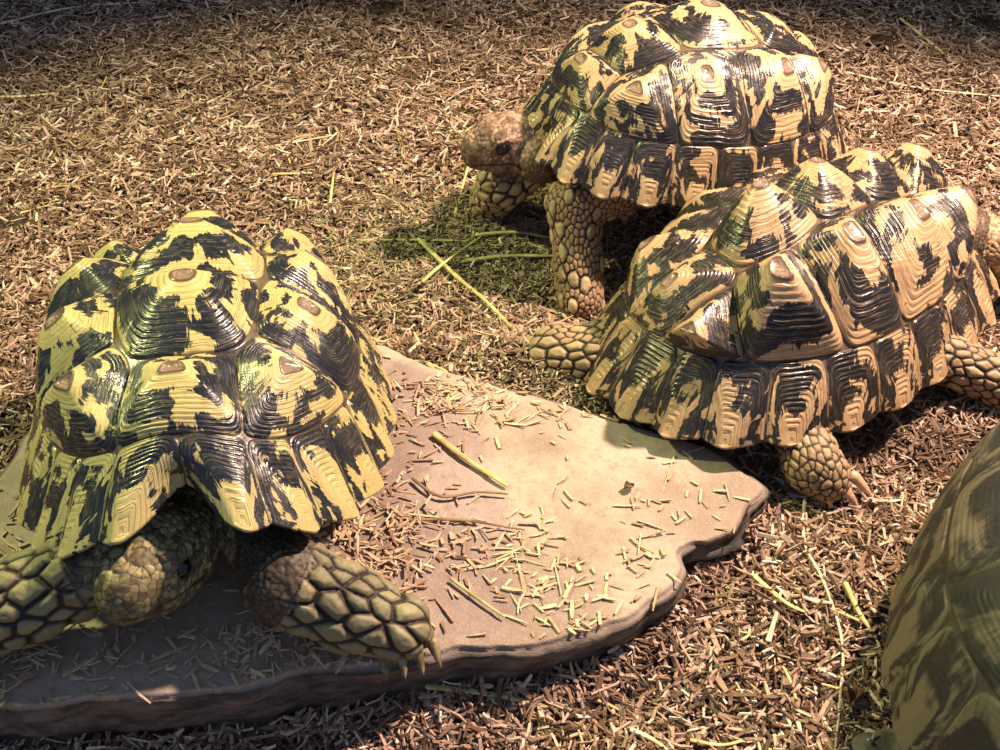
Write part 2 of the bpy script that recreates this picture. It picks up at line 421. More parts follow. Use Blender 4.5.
def make_body(p):
    h = p.get('vox', .0017)
    legs = p['legs']; hd = p['head']
    L, W, rim = p['L'], p['W'], p['rim']
    prims = []
    for lg in legs:
        for (a, ra), (b, rb) in zip(lg['pts'][:-1], lg['pts'][1:]): prims.append((a, ra, b, rb))
    neck = p.get('neck')
    allp = [Vector(q[0]) for lg in legs for q in lg['pts']]+([hd['p']] if hd else [])+[Vector((L*.3, W*.3, .05)), Vector((-L*.3, -W*.3, .05)), Vector((0, 0, rim+.05))]
    mn = np.array([min(v[i] for v in allp) for i in range(3)])-.05
    mx = np.array([max(v[i] for v in allp) for i in range(3)])+.05
    ns = ((mx-mn)/h).astype(int)+2
    ax = [mn[i]+h*np.arange(ns[i]) for i in range(3)]
    G = np.stack(np.meshgrid(*ax, indexing='ij'), -1).astype(np.float32)
    d = sd_ell(G, (0, 0, rim+.022), (L*.37, W*.36, .026))
    for pr in prims: d = smin(d, sd_cone(G, *pr), .008)
    if neck:
        for (a, ra), (b, rb) in zip(neck[:-1], neck[1:]): d = smin(d, sd_cone(G, a, ra, b, rb), .006)
    if hd:
        Q, HM = head_local(G, hd)
        near = np.linalg.norm(Q, axis=-1) < .05
        dh = np.full(d.shape, 1.0); dh[near] = sd_head(Q[near], hd['s'])
        d = smin(d, dh, .004)
        del Q
    V, Fq = surface_nets(d, mn, h)
    me = mesh_from('tmp', V, Fq)
    o = bpy.data.objects.new('tmp', me); COL.objects.link(o)
    sm = o.modifiers.new('s', 'SMOOTH'); sm.iterations = 2; sm.factor = .5
    sb = o.modifiers.new('b', 'SUBSURF'); sb.levels = 1; sb.render_levels = 1
    dg = bpy.context.evaluated_depsgraph_get()
    me2 = bpy.data.meshes.new_from_object(o.evaluated_get(dg))
    bpy.data.objects.remove(o); bpy.data.meshes.remove(me)
    n = len(me2.vertices)
    V = np.empty(n*3, np.float32); me2.vertices.foreach_get('co', V); V = V.reshape(-1, 3)
    Nn = np.empty(n*3, np.float32); me2.vertices.foreach_get('normal', Nn); Nn = Nn.reshape(-1, 3)
    # zones
    legd = np.full(n, 1.0); legpos = np.zeros(n); legax = np.zeros((n, 3))
    legsz = np.full(n, .0035)
    VS = V.copy()
    for lg in legs:
        pts = lg['pts']
        dd = np.full(n, 1.0)
        for k, ((a, ra), (b, rb)) in enumerate(zip(pts[:-1], pts[1:])):
            q = sd_cone(V, a, ra, b, rb)
            m = q < dd
            dd = np.minimum(dd, q)
            if k >= lg.get('from', 1):
                mm = m & (q < legd); legpos[mm] = 1
            else:
                mm = m & (q < legd); legpos[mm] = 0
        fd = Vector(lg.get('face', (1, 0, .3))).normalized()
        near = dd < np.minimum(legd, .004)
        face = Nn@np.array(fd)
        legsz[near] = np.where(face[near] > -.2, lg.get('big', .0062), lg.get('small', .0032))
        upd = near
        a_ = np.array(pts[1][0] if len(pts) > 3 else pts[0][0], float); x_ = np.array(pts[-1][0], float)-a_; x_ /= np.linalg.norm(x_)
        VS[upd] = V[upd]-x_*(((V[upd]-a_)@x_)*.38)[:, None]
        legd = np.minimum(legd, dd)
    isleg = sstep(.006, .001, legd)*legpos
    if hd:
        Qh, HM = head_local(V, hd)
        rh = np.linalg.norm(Qh*np.array([.8, 1, 1]), axis=1)
        ishead = sstep(.032, .027, rh)*(Qh[:, 0] > -.022)
    else: ishead = np.zeros(n)
    rsz = np.where(isleg > .5, legsz, .0026)
    rsz = rsz*np.where(isleg > .5, .55+.75*_hash(*[np.floor(V[:, k]/.006).astype(np.int64) for k in range(3)], 5), 1)
    for lg in legs:
        if lg.get('sparse'):
            pts = lg['pts']; dd = np.full(n, 1.)
            for (a, ra), (b, rb) in zip(pts[:-1], pts[1:]): dd = np.minimum(dd, sd_cone(V, a, ra, b, rb))
            rsz = np.where((dd < .004), np.where(_hash(*[np.floor(V[:, k]/.0055).astype(np.int64) for k in range(3)], 8) < lg['sparse'], .0088, .0031), rsz)
    rsz = np.where(ishead > .5, .0024*(hd['s'] if hd else 1), rsz)
    # dart throwing, largest scales first
    order = np.random.default_rng(p['seed']+1).permutation(np.nonzero((isleg > .01) | (ishead > .01) | (V[:, 0] > L*.28))[0])[:45000]
    order = order[np.argsort(-(rsz[order] > .0075).astype(int), kind='stable')]
    cell = .0065; gridd = {}; seeds = []; srs = []
    def add(pt, rad):
        key = tuple(np.floor(pt/cell).astype(int))
        gridd.setdefault(key, []).append((pt, rad)); seeds.append(pt); srs.append(rad)
    if hd:
        hm = np.array(HM)
        for hp, rad in (((.0240, .0058, .0125), .0092), ((.0240, -.0058, .0125), .0092)):
            w = hm[:3, :3]@np.array(hp)+hm[:3, 3]; w = VS[np.argmin(np.linalg.norm(VS-w, axis=1))]; add(w, rad*hd['s']*.9)
    for i in order:
        pt = VS[i]; rad = rsz[i]
        kx, ky, kz = np.floor(pt/cell).astype(int)
        ok = True
        for dx in (-1, 0, 1):
            for dy in (-1, 0, 1):
                for dz in (-1, 0, 1):
                    for (q, r2) in gridd.get((kx+dx, ky+dy, kz+dz), ()):
                        e0 = pt[0]-q[0]; e1 = pt[1]-q[1]; e2 = pt[2]-q[2]
                        if e0*e0+e1*e1+e2*e2 < ((rad+r2)*.5)**2: ok = False; break
                    if not ok: break
                if not ok: break
            if not ok: break
        if ok: add(pt, rad)
    kd = kdtree.KDTree(len(seeds))
    for i, s in enumerate(seeds): kd.insert(s, i)
    kd.balance()
    srs = np.array(srs); srnd = np.random.default_rng(3).random(len(seeds))
    sc = np.zeros(n); sr = np.zeros(n); rad = np.zeros(n)
    vis = (isleg > .01) | (ishead > .01) | (V[:, 0] > L*.28)
    sc[~vis] = .4; rad[~vis] = .003
    for i in np.nonzero(vis)[0]:
        c = sorted(kd.find_n(VS[i], 4), key=lambda e: e[2]-srs[e[1]]*.5)
        f = (c[1][2]-srs[c[1][1]]*.5)-(c[0][2]-srs[c[0][1]]*.5)
        rad[i] = srs[c[0][1]]; sc[i] = f/(rad[i]*.9); sr[i] = srnd[c[0][1]]
    sc = np.clip(sc, 0, 1)
    bump = (np.clip(sc*1.5, 0, 1)**.6)
    amp = np.where(isleg > .5, rad*.38, rad*.08); amp = np.where(ishead > .5, rad*.20, amp)
    big = rad > .0075*(hd['s'] if hd else 9) if hd else np.zeros(n, bool)
    amp = np.where((ishead > .5) & big, rad*.16, amp)
    disp = (bump-.45)*amp
    disp += (.0007*fbm(V[:, 0]*120, V[:, 1]*120, V[:, 2]*120, 3)+.0008*fbm(V[:, 0]*350, V[:, 1]*350, V[:, 2]*350, 9, 2))*(1-isleg*.5)
    groove = np.zeros(n)
    if hd:
        zm = -.0075-.004*np.clip((Qh[:, 0]-.0)/.03, 0, 1)+.0030*np.sin(np.clip(Qh[:, 0]/.03, 0, 1)*PI)
        g = np.exp(-((Qh[:, 2]-zm)/.0009)**2)*(Qh[:, 0] > -.004)*ishead
        disp -= g*.0011*hd['s']; groove = np.clip(g*1.2, 0, 1)
        for sg in (1, -1):
            nn = np.exp(-(((Qh[:, 0]-.0335)**2+(Qh[:, 1]-sg*.0032)**2+(Qh[:, 2]-.0015)**2)/.0013**2))
            disp -= nn*.0035; groove = np.maximum(groove, nn)
        ez = np.exp(-(((Qh[:, 0]-.0138)/.0062)**2+((np.abs(Qh[:, 1])-.019)/.006)**2+((Qh[:, 2]-.0044)/.0052)**2)**1.5)*ishead
        groove = np.maximum(groove, ez*.75)
        disp += ishead*.0010*hd['s']*(fbm(Qh[:, 0]*130, Qh[:, 1]*130, Qh[:, 2]*260, 41, 3))
        beak = sstep(.021, .027, Qh[:, 0])*sstep(.0065, .003, Qh[:, 2])*ishead    # smooth dark horny beak
        disp = disp*(1-.8*beak)+beak*.0012*hd['s']*np.exp(-(Qh[:, 1]/.004)**2)
        disp -= g*.0011*hd['s']*beak
        groove = np.maximum(groove, beak*.5)
        low = sstep(.002, -.012, Qh[:, 2])*ishead*.35
        groove = np.maximum(groove, low)
    V2 = V+Nn*disp[:, None]
    me2.vertices.foreach_set('co', V2.astype(np.float32).ravel())
    for k, a in (('scale', sc), ('srand', sr), ('leg', isleg), ('head', ishead), ('groove', groove), ('srad', np.clip((rad-.0028)/.0035, 0, 1))):
        at = me2.attributes.new(k, 'FLOAT', 'POINT'); at.data.foreach_set('value', a.astype(np.float32))
    me2.polygons.foreach_set('use_smooth', np.ones(len(me2.polygons), bool))
    me2.update(); me2.name = 'body'
    return me2, (HM if hd else None)

def cone_mesh(name, p0, p1, r0, r1, bend=(0, 0, 0), n=14, m=9, flat=1.0, tip=True):
    p0 = Vector(p0); p1 = Vector(p1); ax = (p1-p0).normalized()
    up = Vector((0, 0, 1)) if abs(ax.z) < .95 else Vector((1, 0, 0))
    s = ax.cross(up).normalized(); u = s.cross(ax)
    V = []
    for i in range(m):
        t = i/(m-1); c = p0.lerp(p1, t)+Vector(bend)*(4*t*(1-t))
        r = r0+(r1-r0)*t
        if tip: r *= math.sqrt(max(0, 1-t**4))+.02
        if i == 0: r *= .6
        for j in range(n):
            a = 2*PI*j/n; V.append(c+s*(math.cos(a)*r)+u*(math.sin(a)*r*flat))
    return mesh_from(name, np.array([tuple(v) for v in V]), grid_faces(m, n))

def sphere_mesh(name, c, r, M=None, n=20):
    V = []
    for i in range(n+1):
        for j in range(n*2):
            a = PI*i/n; b = PI*j/n
            v = Vector((c[0]+r*math.sin(a)*math.cos(b), c[1]+r*math.sin(a)*math.sin(b), c[2]+r*math.cos(a)))
            V.append(M@v if M else v)
    return mesh_from(name, np.array([tuple(v) for v in V]), grid_faces(n+1, n*2))

def eye_mat():
    t = NT('eye'); return t.bsdf((.006, .005, .005), .12, .6)
EYE = eye_mat()
CLAW = simple_mat('claw_horn', (.30, .19, .09), (.52, .38, .2), 200, .4, .5)
CLAWDK = simple_mat('claw_horn_dull', (.12, .09, .04), (.3, .25, .12), 200, .5, .5)

def make_tortoise(p, label, shellm, skinm, plm):
    root = bpy.data.objects.new('tortoise', None); COL.objects.link(root)
    root.empty_display_size = .05
    M = Matrix.Translation(p['loc']) @ Matrix.Rotation(p['yaw'], 4, 'Z')
    Mi = M.inverted()
    root.matrix_world = M
    tag(root, label, 'tortoise', 'leopard tortoises in the enclosure')
    tilt = Matrix.Rotation(p.get('pitch', 0), 4, 'Y') @ Matrix.Rotation(p.get('roll', 0), 4, 'X')
    c = link('carapace', make_carapace(p), shellm, root); c.matrix_local = tilt
    pl = link('plastron', make_plastron(p), plm, root); pl.matrix_local = tilt
    q = dict(p)
    w = lambda v: tuple(Mi @ Vector(v))
    q['legs'] = [dict(lg, pts=[(w(a), r) for a, r in lg['wpts']], face=tuple((Mi.to_3x3() @ Vector(lg['wface'])))) for lg in p['wlegs']]
    if p.get('whead'):
        hh = p['whead']
        dirw = Mi.to_3x3() @ Vector((math.cos(hh['yaw']), math.sin(hh['yaw']), 0))
        q['head'] = dict(p=Mi @ Vector(hh['p']), yaw=math.atan2(dirw.y, dirw.x), pitch=hh['pitch'], s=hh['s'], roll=hh.get('roll', 0))
        q['neck'] = [(tuple(Mi @ Vector(a)), r) for a, r in hh['neck']]
    else: q['head'] = None
    bm, HM = make_body(q)
    body = link('body', bm, skinm, root)
    if HM:
        for sg in (1, -1):
            link('eye', sphere_mesh('eye', (.0136, sg*.0168, .0044), .0043, HM), EYE, body)
    for lg in p['wlegs']:
        for (a, b, r) in lg.get('claws', ()):
            link('claw', cone_mesh('claw', w(a), w(b), r, r*.35, bend=(0, 0, r*.35)), lg.get('cm', CLAW), body)
    return root

# ------------------------------------------------------------------ flagstone
EDGE = [(-160, 690), (-60, 560), (40, 420), (200, 352), (380, 346), (450, 372), (540, 398), (640, 428), (715, 452), (770, 490), (748, 512), (738, 536), (712, 546), (690, 548), (678, 556), (684, 572),
        (672, 592), (645, 612), (600, 632), (540, 648), (470, 652), (420, 660), (350, 672), (300, 676), (240, 690), (150, 702), (60, 706), (-30, 712), (-120, 730)]
def slab_z(x, y):
    return .044-.050*np.clip(np.asarray(x)+.05, 0, .4)-.02*np.clip(np.asarray(y)-.52, 0, .4)+.0014*fbm(np.asarray(x)*14, np.asarray(y)*14, 0, 4)
def slab_outline():
    pts = np.array([list(P(px, py, .040-.012*max(0, (px-400)/370.)))[:2] for px, py in EDGE])
    out = []
    n = len(pts)
    for i in range(n):
        a, b = pts[i], pts[(i+1) % n]
        k = max(2, int(np.linalg.norm(b-a)/.0022))
        for j in range(k): out.append(a+(b-a)*j/k)
    out = np.array(out)
    for _ in range(3): out = (np.roll(out, 1, 0)+2*out+np.roll(out, -1, 0))/4
    return out
OUT = slab_outline()
def inside(x, y, poly):
    r = np.zeros(np.shape(x), bool); j = len(poly)-1
    for i in range(len(poly)):
        xi, yi = poly[i]; xj, yj = poly[j]
        c = ((yi > y) != (yj > y)) & (x < (xj-xi)*(y-yi)/(yj-yi+1e-12)+xi)
        r ^= c; j = i
    return r
POLY = OUT[::6]
def make_slab():
    cen = np.array([-.12, .52]); n = len(OUT)
    nrm = np.roll(OUT, -1, 0)-np.roll(OUT, 1, 0); nrm = np.stack([nrm[:, 1], -nrm[:, 0]], 1); nrm /= np.linalg.norm(nrm, axis=1, keepdims=True)
    if ((OUT-cen)*nrm).sum() < 0: nrm = -nrm
    rings = []; side = []
    w = fbm(OUT[:, 0]*40, OUT[:, 1]*40, 0, 3)
    base = OUT+nrm*(.0035*w)[:, None]
    for s in np.linspace(0.002, 1, 150)**.8:
        q = cen+(base-cen)*s
        z = slab_z(q[:, 0], q[:, 1])-.004*max(0, (s-.985)/.015)**2+.0006*fbm(q[:, 0]*90, q[:, 1]*90, 0, 9)
        rings.append(np.column_stack([q, z])); side.append(np.full(n, 0. if s < .99 else .3))
    zt = slab_z(base[:, 0], base[:, 1])
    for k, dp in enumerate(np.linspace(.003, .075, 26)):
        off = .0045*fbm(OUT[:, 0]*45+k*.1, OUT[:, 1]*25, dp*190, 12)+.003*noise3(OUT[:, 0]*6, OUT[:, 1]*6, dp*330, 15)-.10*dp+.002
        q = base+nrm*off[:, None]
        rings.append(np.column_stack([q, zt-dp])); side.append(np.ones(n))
    V = np.concatenate(rings)
    return mesh_from('flagstone', V, grid_faces(len(rings), n)[:, ::-1] if False else grid_faces(len(rings), n), True, {'side': np.concatenate(side)})

# ------------------------------------------------------------------ ground and bedding
def ground_z(x, y):
    x = np.asarray(x, float); y = np.asarray(y, float)
    z = .010*fbm(x*4.5, y*4.5, 0, 21)+.006*fbm(x*16, y*16, 0, 22)
    z = z+.014*np.exp(-(((x+.0)/.16)**2+((y-.86)/.09)**2))*0
    # bedding heaped against the back edge of the flagstone and in front of the right tortoise
    z = z+.022*np.exp(-(((x-.0)/.10)**2+((y-.70)/.035)**2))+.012*np.exp(-(((x-.26)/.08)**2+((y-.52)/.05)**2))
    z = z-.014*np.exp(-(((x-.02)/.25)**2+((y-.385)/.05)**2))
    return z+.002
def make_ground():
    nx, ny = 300, 260
    x, y = np.meshgrid(np.linspace(-1.5, 1.5, nx), np.linspace(-.1, 2.5, ny), indexing='xy')
    z = ground_z(x, y)-.004
    V = np.stack([x, y, z], -1).reshape(-1, 3)
    return mesh_from('ground', V, grid_faces(ny, nx, wrap=False)[:, ::-1])
def chips_mesh(name, x, y, z, ln, wd, th, yaw, pit, rol, rnd, deep, curl=None):
    n = len(x)
    # 3 stations x 4 corners, bent splinter
    st = np.array([-1, -.15, 1.])
    cs = np.array([(-1, -1), (1, -1), (1, 1), (-1, 1)], float)
    tp = np.random.default_rng(5).uniform(.35, 1, (n, 2))
    bend = np.random.default_rng(6).normal(0, .09, n) if curl is None else curl
    V = np.zeros((n, 12, 3))
    for i, s in enumerate(st):
        w = wd*(1 if i == 1 else tp[:, 0] if i == 0 else tp[:, 1])
        for j, (cy, cz) in enumerate(cs):
            V[:, i*4+j, 0] = s*ln/2
            V[:, i*4+j, 1] = cy*w/2
            V[:, i*4+j, 2] = cz*th/2+bend*ln*(0 if i == 1 else -1)+abs(0)*cy
    def rot(V, a, i, j):
        c, s = np.cos(a)[:, None], np.sin(a)[:, None]
        p, q = V[..., i].copy(), V[..., j].copy()
        V[..., i] = c*p-s*q; V[..., j] = s*p+c*q
    rot(V, rol, 1, 2); rot(V, pit, 0, 2); rot(V, yaw, 0, 1)
    V += np.stack([x, y, z], -1)[:, None]
    f = [(0, 3, 2, 1), (8, 9, 10, 11)]
    for i in (0, 1):
        for j in range(4):
            a = i*4+j; b = i*4+(j+1) % 4; f.append((a, b, b+4, a+4))
    Fq = (np.array(f)[None]+12*np.arange(n)[:, None, None]).reshape(-1, 4)
    return mesh_from(name, V.reshape(-1, 3), Fq, False, {'rnd': np.repeat(rnd, 12), 'deep': np.repeat(deep, 12)})
def bedding():
    g = np.random.default_rng(11)
    N = 400000
    # denser where the photograph looks
    y = g.uniform(.22, 2.0, N*2); x = g.uniform(-1, 1, N*2)*(.30+.46*y)
    keep = g.random(N*2) < np.clip(1.15-.35*y, .4, 1)
    x, y = x[keep][:N], y[keep][:N]
    ins = inside(x, y, POLY*1.0)
    x, y = x[~ins], y[~ins]
    n = len(x)
    lay = g.random(n)
    sz = np.exp(g.normal(0, .33, n))
    ln = .0124*sz; wd = .0024*np.exp(g.normal(0, .3, n)); wd = wd*.72; th = wd*.5
    z = ground_z(x, y)+lay*.013
    pit = g.normal(0, .34, n); rol = g.normal(0, .8, n)
    rnd = np.clip(g.beta(1.5, 1.5, n), 0, 1)
    deep = np.clip((.55-lay)*1.5, 0, .75)  # lower chips coloured darker, painting shade into the gaps between shavings
    me = chips_mesh('wood_shavings', x, y, z, ln, wd, th, g.uniform(0, 2*PI, n), pit, rol, rnd, deep)
    return me
def slab_chips():
    g = np.random.default_rng(12)
    n = 34000
    x = g.uniform(-.6, .22, n); y = g.uniform(.33, .78, n)
    d = fbm(x*22, y*22, 0, 31)+.6*fbm(x*7, y*7, 0, 33)
    pile = np.exp(-(((x+.075)/.035)**2+((y-.51)/.06)**2))*1.0+np.exp(-(((x+.02)/.05)**2+((y-.64)/.03)**2))*.5+np.exp(-(((x-.12)/.03)**2+((y-.53)/.02)**2))*.3 \
        + np.exp(-(((x+.21)/.10)**2+((y-.415)/.03)**2))*.45+np.exp(-(((x+.30)/.035)**2+((y-.43)/.04)**2))*2.0
    keep = (g.random(n) < np.clip(.012+.75*np.clip(d-.12, 0, 1)+.5*pile, 0, 1)) & inside(x, y, POLY)
    # stay off the very edge
    x, y = x[keep], y[keep]; n = len(x)
    ln = .0080*np.exp(g.normal(0, .42, n)); wd = .0015*np.exp(g.normal(0, .3, n))
    z = slab_z(x, y)+.0012+g.random(n)*.0035*(pile[keep] > .3)
    return chips_mesh('scattered_chips', x, y, z, ln, wd, wd*.45, g.uniform(0, 2*PI, n), g.normal(0, .07, n), g.normal(0, .3, n), np.clip(g.beta(2.4, 1.7, n), 0, 1), np.zeros(n), g.normal(0, .03, n))

def shade_tinted_hay_bits():  # green hay, its colour also carrying the greenish shade on the floor there
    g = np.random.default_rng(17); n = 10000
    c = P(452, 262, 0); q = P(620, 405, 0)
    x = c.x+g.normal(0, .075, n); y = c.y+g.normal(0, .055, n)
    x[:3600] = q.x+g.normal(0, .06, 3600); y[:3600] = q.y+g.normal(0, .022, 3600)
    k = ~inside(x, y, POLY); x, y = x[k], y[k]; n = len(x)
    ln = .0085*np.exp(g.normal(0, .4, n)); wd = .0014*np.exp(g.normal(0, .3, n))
    return chips_mesh('shade_tinted_hay_bits', x, y, ground_z(x, y)+.008+g.random(n)*.007, ln, wd, wd*.4, g.uniform(0, 6.28, n), g.normal(0, .3, n), g.normal(0, .5, n), g.random(n), np.zeros(n))
DEBUG = globals().get('DEBUG', False)
WOOD = chip_mat('wood_shaving', [(0, (.03, .017, .01)), (.25, (.13, .075, .045)), (.5, (.32, .215, .145)), (.75, (.54, .395, .285)), (1, (.86, .75, .60))])
WOOD2 = chip_mat('wood_chip', [(0, (.24, .15, .09)), (.3, (.42, .28, .17)), (.6, (.60, .46, .29)), (1, (.76, .62, .40))])
gm = NT('earth'); gc = gm.coord()
GROUND = gm.bsdf(gm.mix(gm.noise(gc, 150, 4), (.02, .013, .008), (.12, .07, .04)), .95, .1, gm.noise(gc, 300, 3), .8, .003)
tag(link('ground', make_ground(), GROUND), kind='structure')
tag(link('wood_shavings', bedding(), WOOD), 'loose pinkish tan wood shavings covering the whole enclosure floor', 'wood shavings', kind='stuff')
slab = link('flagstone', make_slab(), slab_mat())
tag(slab, 'flat pale brown flagstone with a rough broken front edge, shade painted into its sides', 'flagstone')
tag(link('scattered_chips', slab_chips(), WOOD2), 'thin wood chips scattered over the top of the flagstone', 'wood chips', kind='stuff')

tag(link('shade_tinted_hay_bits', shade_tinted_hay_bits(), chip_mat('shade_tinted_hay_bit', [(0, (.06, .055, .025)), (.4, (.22, .19, .10)), (.8, (.38, .34, .19)), (1, (.55, .47, .30))])), 'greenish hay bits, partly shade-tinted, strewn over the shavings around the standing tortoise', 'hay', kind='stuff')

# ------------------------------------------------------------------ tortoises
V3 = Vector
SH_A = shell_mat('shell_yellow', (.55, .49, .21), (.012, .015, .022), .50, 14)
SH_B = shell_mat('shell_cream', (.58, .42, .23), (.014, .014, .016), .505, 12)
SH_C = shell_mat('shell_tan', (.54, .38, .215), (.016, .015, .015), .50, 12, ringw=1.2)
SH_D = shell_mat('shell_dull_shaded', (.15, .132, .088), (.016, .017, .015), .50, 18, rough=.6, soft=.09, ringw=.3, tan=(.11, .09, .05), coat=0, bs=.3)  # dull old shell, colours also darkened to carry the shade over it
SK_A = skin_mat('skin_yellow', (.31, .29, .15), (.10, .08, .05), headc=(.24, .21, .10))
SK_B = skin_mat('skin_tan', (.56, .42, .24), (.16, .10, .06), headc=(.23, .145, .10))
SK_C = skin_mat('skin_brown', (.48, .37, .2), (.17, .11, .06))
PL = simple_mat('plastron_horn', (.40, .24, .11), (.60, .42, .20), 22, .5, .4)
HORN = simple_mat('claw_horn_pale', (.45, .26, .14), (.62, .42, .25), 150, .4, .5)

def claws(pt, d, n=4, sp=.009, ln=.014, r=.0035, z=0.0):
    """n claws fanned in front of foot point pt along direction d"""
    d = V3((d[0], d[1], 0)).normalized(); s = V3((-d.y, d.x, 0)); out = []
    for i in range(n):
        k = (i-(n-1)/2)
        a = V3(pt)+s*(k*sp)+d*.006*math.cos(k*.5)
        b = a+d*(ln)+s*(k*.0016); b.z = max(z, a.z-.009)
        out.append((tuple(a), tuple(b), r))
    return out

TORT = {}
# -- left tortoise on the slab
A = dict(seed=4, pitch=math.radians(-10), L=.285, W=.216, H=.118, rim=.020, A=.021, pe=.95, lf=.046, lfw=31, fm=.36, lb=.0, cen={0: (.55, 0), 1: (.16, 0), 2: (-.12, 0), 3: (-.38, 0)}, flf=.027, flb=.016, loc=V3((-.185, .572, .044)), yaw=math.radians(-82), vox=.0017)
A['wlegs'] = [
    dict(wpts=[((-.155, .50, .085), .022), (tuple(P(290, 583, .085)), .023), (tuple(P(350, 608, .068)), .0215), (tuple(P(400, 628, .060)), .017)], wface=(.2, -1, .9), big=.0105,
         claws=claws(P(405, 637, .054), (.30, -1, 0), 4, .0088, .0155, .0042, .045), cm=CLAWDK),
    dict(wpts=[((-.225, .50, .085), .022), (tuple(P(85, 572, .092)), .022), (tuple(P(25, 600, .080)), .022), (tuple(P(-50, 640, .058)), .019)], wface=(-.2, -1, .9), big=.0105,
         claws=claws(P(-58, 645, .054), (-.5, -1, 0), 4, .009, .012, .0035, .044), cm=CLAWDK),
    dict(wpts=[((-.155, .61, .09), .022), ((-.14, .63, .075), .021), ((-.135, .63, .064), .019)], wface=(1, 0, 0)),
    dict(wpts=[((-.225, .61, .09), .022), ((-.24, .63, .075), .021), ((-.245, .63, .064), .019)], wface=(-1, 0, 0))]
A['whead'] = dict(p=P(160, 552, .096), yaw=math.radians(-106), pitch=math.radians(-20), s=1.36, neck=[((-.185, .56, .085), .024), (tuple(V3(P(158, 552, .096))+V3((.008, .028, -.006))), .021)])
# -- top tortoise
B = dict(seed=11, L=.262, W=.205, H=.115, rim=.088, A=.013, pe=1.05, lf=.010, lfw=30, lb=.0, flf=.014, flb=.006, loc=V3((.145, .905, 0)), yaw=math.radians(202), pitch=math.radians(-6), vox=.0017)
B['wlegs'] = [
    dict(wpts=[((.095, .84, .095), .024), (tuple(P(574, 205, .083)), .0205), (tuple(P(578, 262, .044)), .0185), (tuple(P(581, 300, .020)), .0185)], wface=(-1, -.45, .2), big=.0072, small=.0030, sparse=.10,
         claws=claws(P(572, 308, .012), (-1, -.5, 0), 4, .008, .009, .0032, 0), **{'from': 0}),
    dict(wpts=[((.06, .91, .10), .022), (tuple(P(505, 180, .065)), .021), (tuple(P(492, 200, .025)), .019)], wface=(-1, -.6, .2), big=.0085, claws=claws(P(480, 212, .008), (-1, -.3, 0), 4, .008, .009, .003, 0), **{'from': 0}),
    dict(wpts=[((.22, .88, .09), .024), ((.235, .85, .05), .022), ((.235, .85, .02), .021)], wface=(1, 0, 0), **{'from': 0}),
    dict(wpts=[((.24, .96, .09), .024), ((.25, .98, .05), .022), ((.25, .98, .02), .021)], wface=(1, 0, 0), **{'from': 0})]
B['whead'] = dict(p=P(514, 141, .112), yaw=math.radians(196), pitch=math.radians(-4), s=1.22, neck=[((.10, .90, .105), .026), (tuple(P(540, 160, .106)), .019)])
# -- right tortoise
C = dict(seed=23, roll=math.radians(-7), ma=.09, rm=.725, L=.345, W=.225, H=.116, rim=.026, A=.034, rp=1.05, pitch=math.radians(3), cen={0: (.55, 0), 1: (.27, 0), 2: (.02, 0), 3: (-.22, 0), 4: (-.56, .06), 12: (-.67, -.16), 11: (-.40, -.33), 10: (-.15, -.38), 9: (.10, -.42), 8: (-.44, .31), 7: (-.28, .38), 6: (-.14, .42), 5: (.12, .42)}, extra=[(.38, -.38, 1), (.38, .38, 1)], off={12: (0, -.01), 11: (0, .07), 10: (0, .07), 9: (0, .07), 4: (0, 0), 5: (0, .03), 6: (0, .03), 7: (0, .03), 8: (0, .0)}, ak={5: .45, 6: .45, 7: .45, 8: .8, 4: .5, 12: .8, 14: .45}, lf=.02, lfw=30, lb=.0, flf=.01, flb=.012, loc=V3((.232, .736, 0)), yaw=math.radians(40), vox=.0019, pe=.95, ringd=1.5, sc=.005, zp=1.0)
C['wlegs'] = [
    dict(wpts=[((.20, .65, .055), .022), (tuple(P(812, 464, .034)), .018), (tuple(P(826, 477, .028)), .0165)], wface=(-.3, -1, .6), big=.0045, small=.0028,
         claws=[(tuple(P(838, 484, .026)), tuple(P(859, 509, .014)), .0048), (tuple(P(849, 473, .028)), tuple(P(873, 499, .014)), .0048), (tuple(P(824, 492, .022)), tuple(P(832, 509, .014)), .004)], cm=HORN, **{'from': 0}),
    dict(wpts=[((.12, .72, .055), .024), (tuple(P(598, 360, .030)), .025), (tuple(P(560, 357, .027)), .0235), (tuple(P(541, 363, .022)), .0195)], wface=(-.6, -1, .6), big=.0065, small=.0035,
         claws=[(tuple(P(530, 360, .024)), tuple(P(500, 376, .014)), .0048)], cm=CLAW, **{'from': 0}),
    dict(wpts=[((.305, .69, .05), .019), (tuple(P(1004, 384, .028)), .017), (tuple(P(1030, 380, .020)), .019)], wface=(1, -1, 0), big=.006, **{'from': 0}),
    dict(wpts=[((.27, .86, .06), .024), ((.29, .90, .03), .022), ((.295, .91, .02), .021)], wface=(1, 0, .6), big=.0032, small=.003, **{'from': 0})]
C['whead'] = dict(p=P(1012, 252, .055), yaw=math.radians(-12), pitch=math.radians(8), s=1.3, neck=[((.32, .80, .07), .026), (tuple(P(975, 240, .062)), .024)])
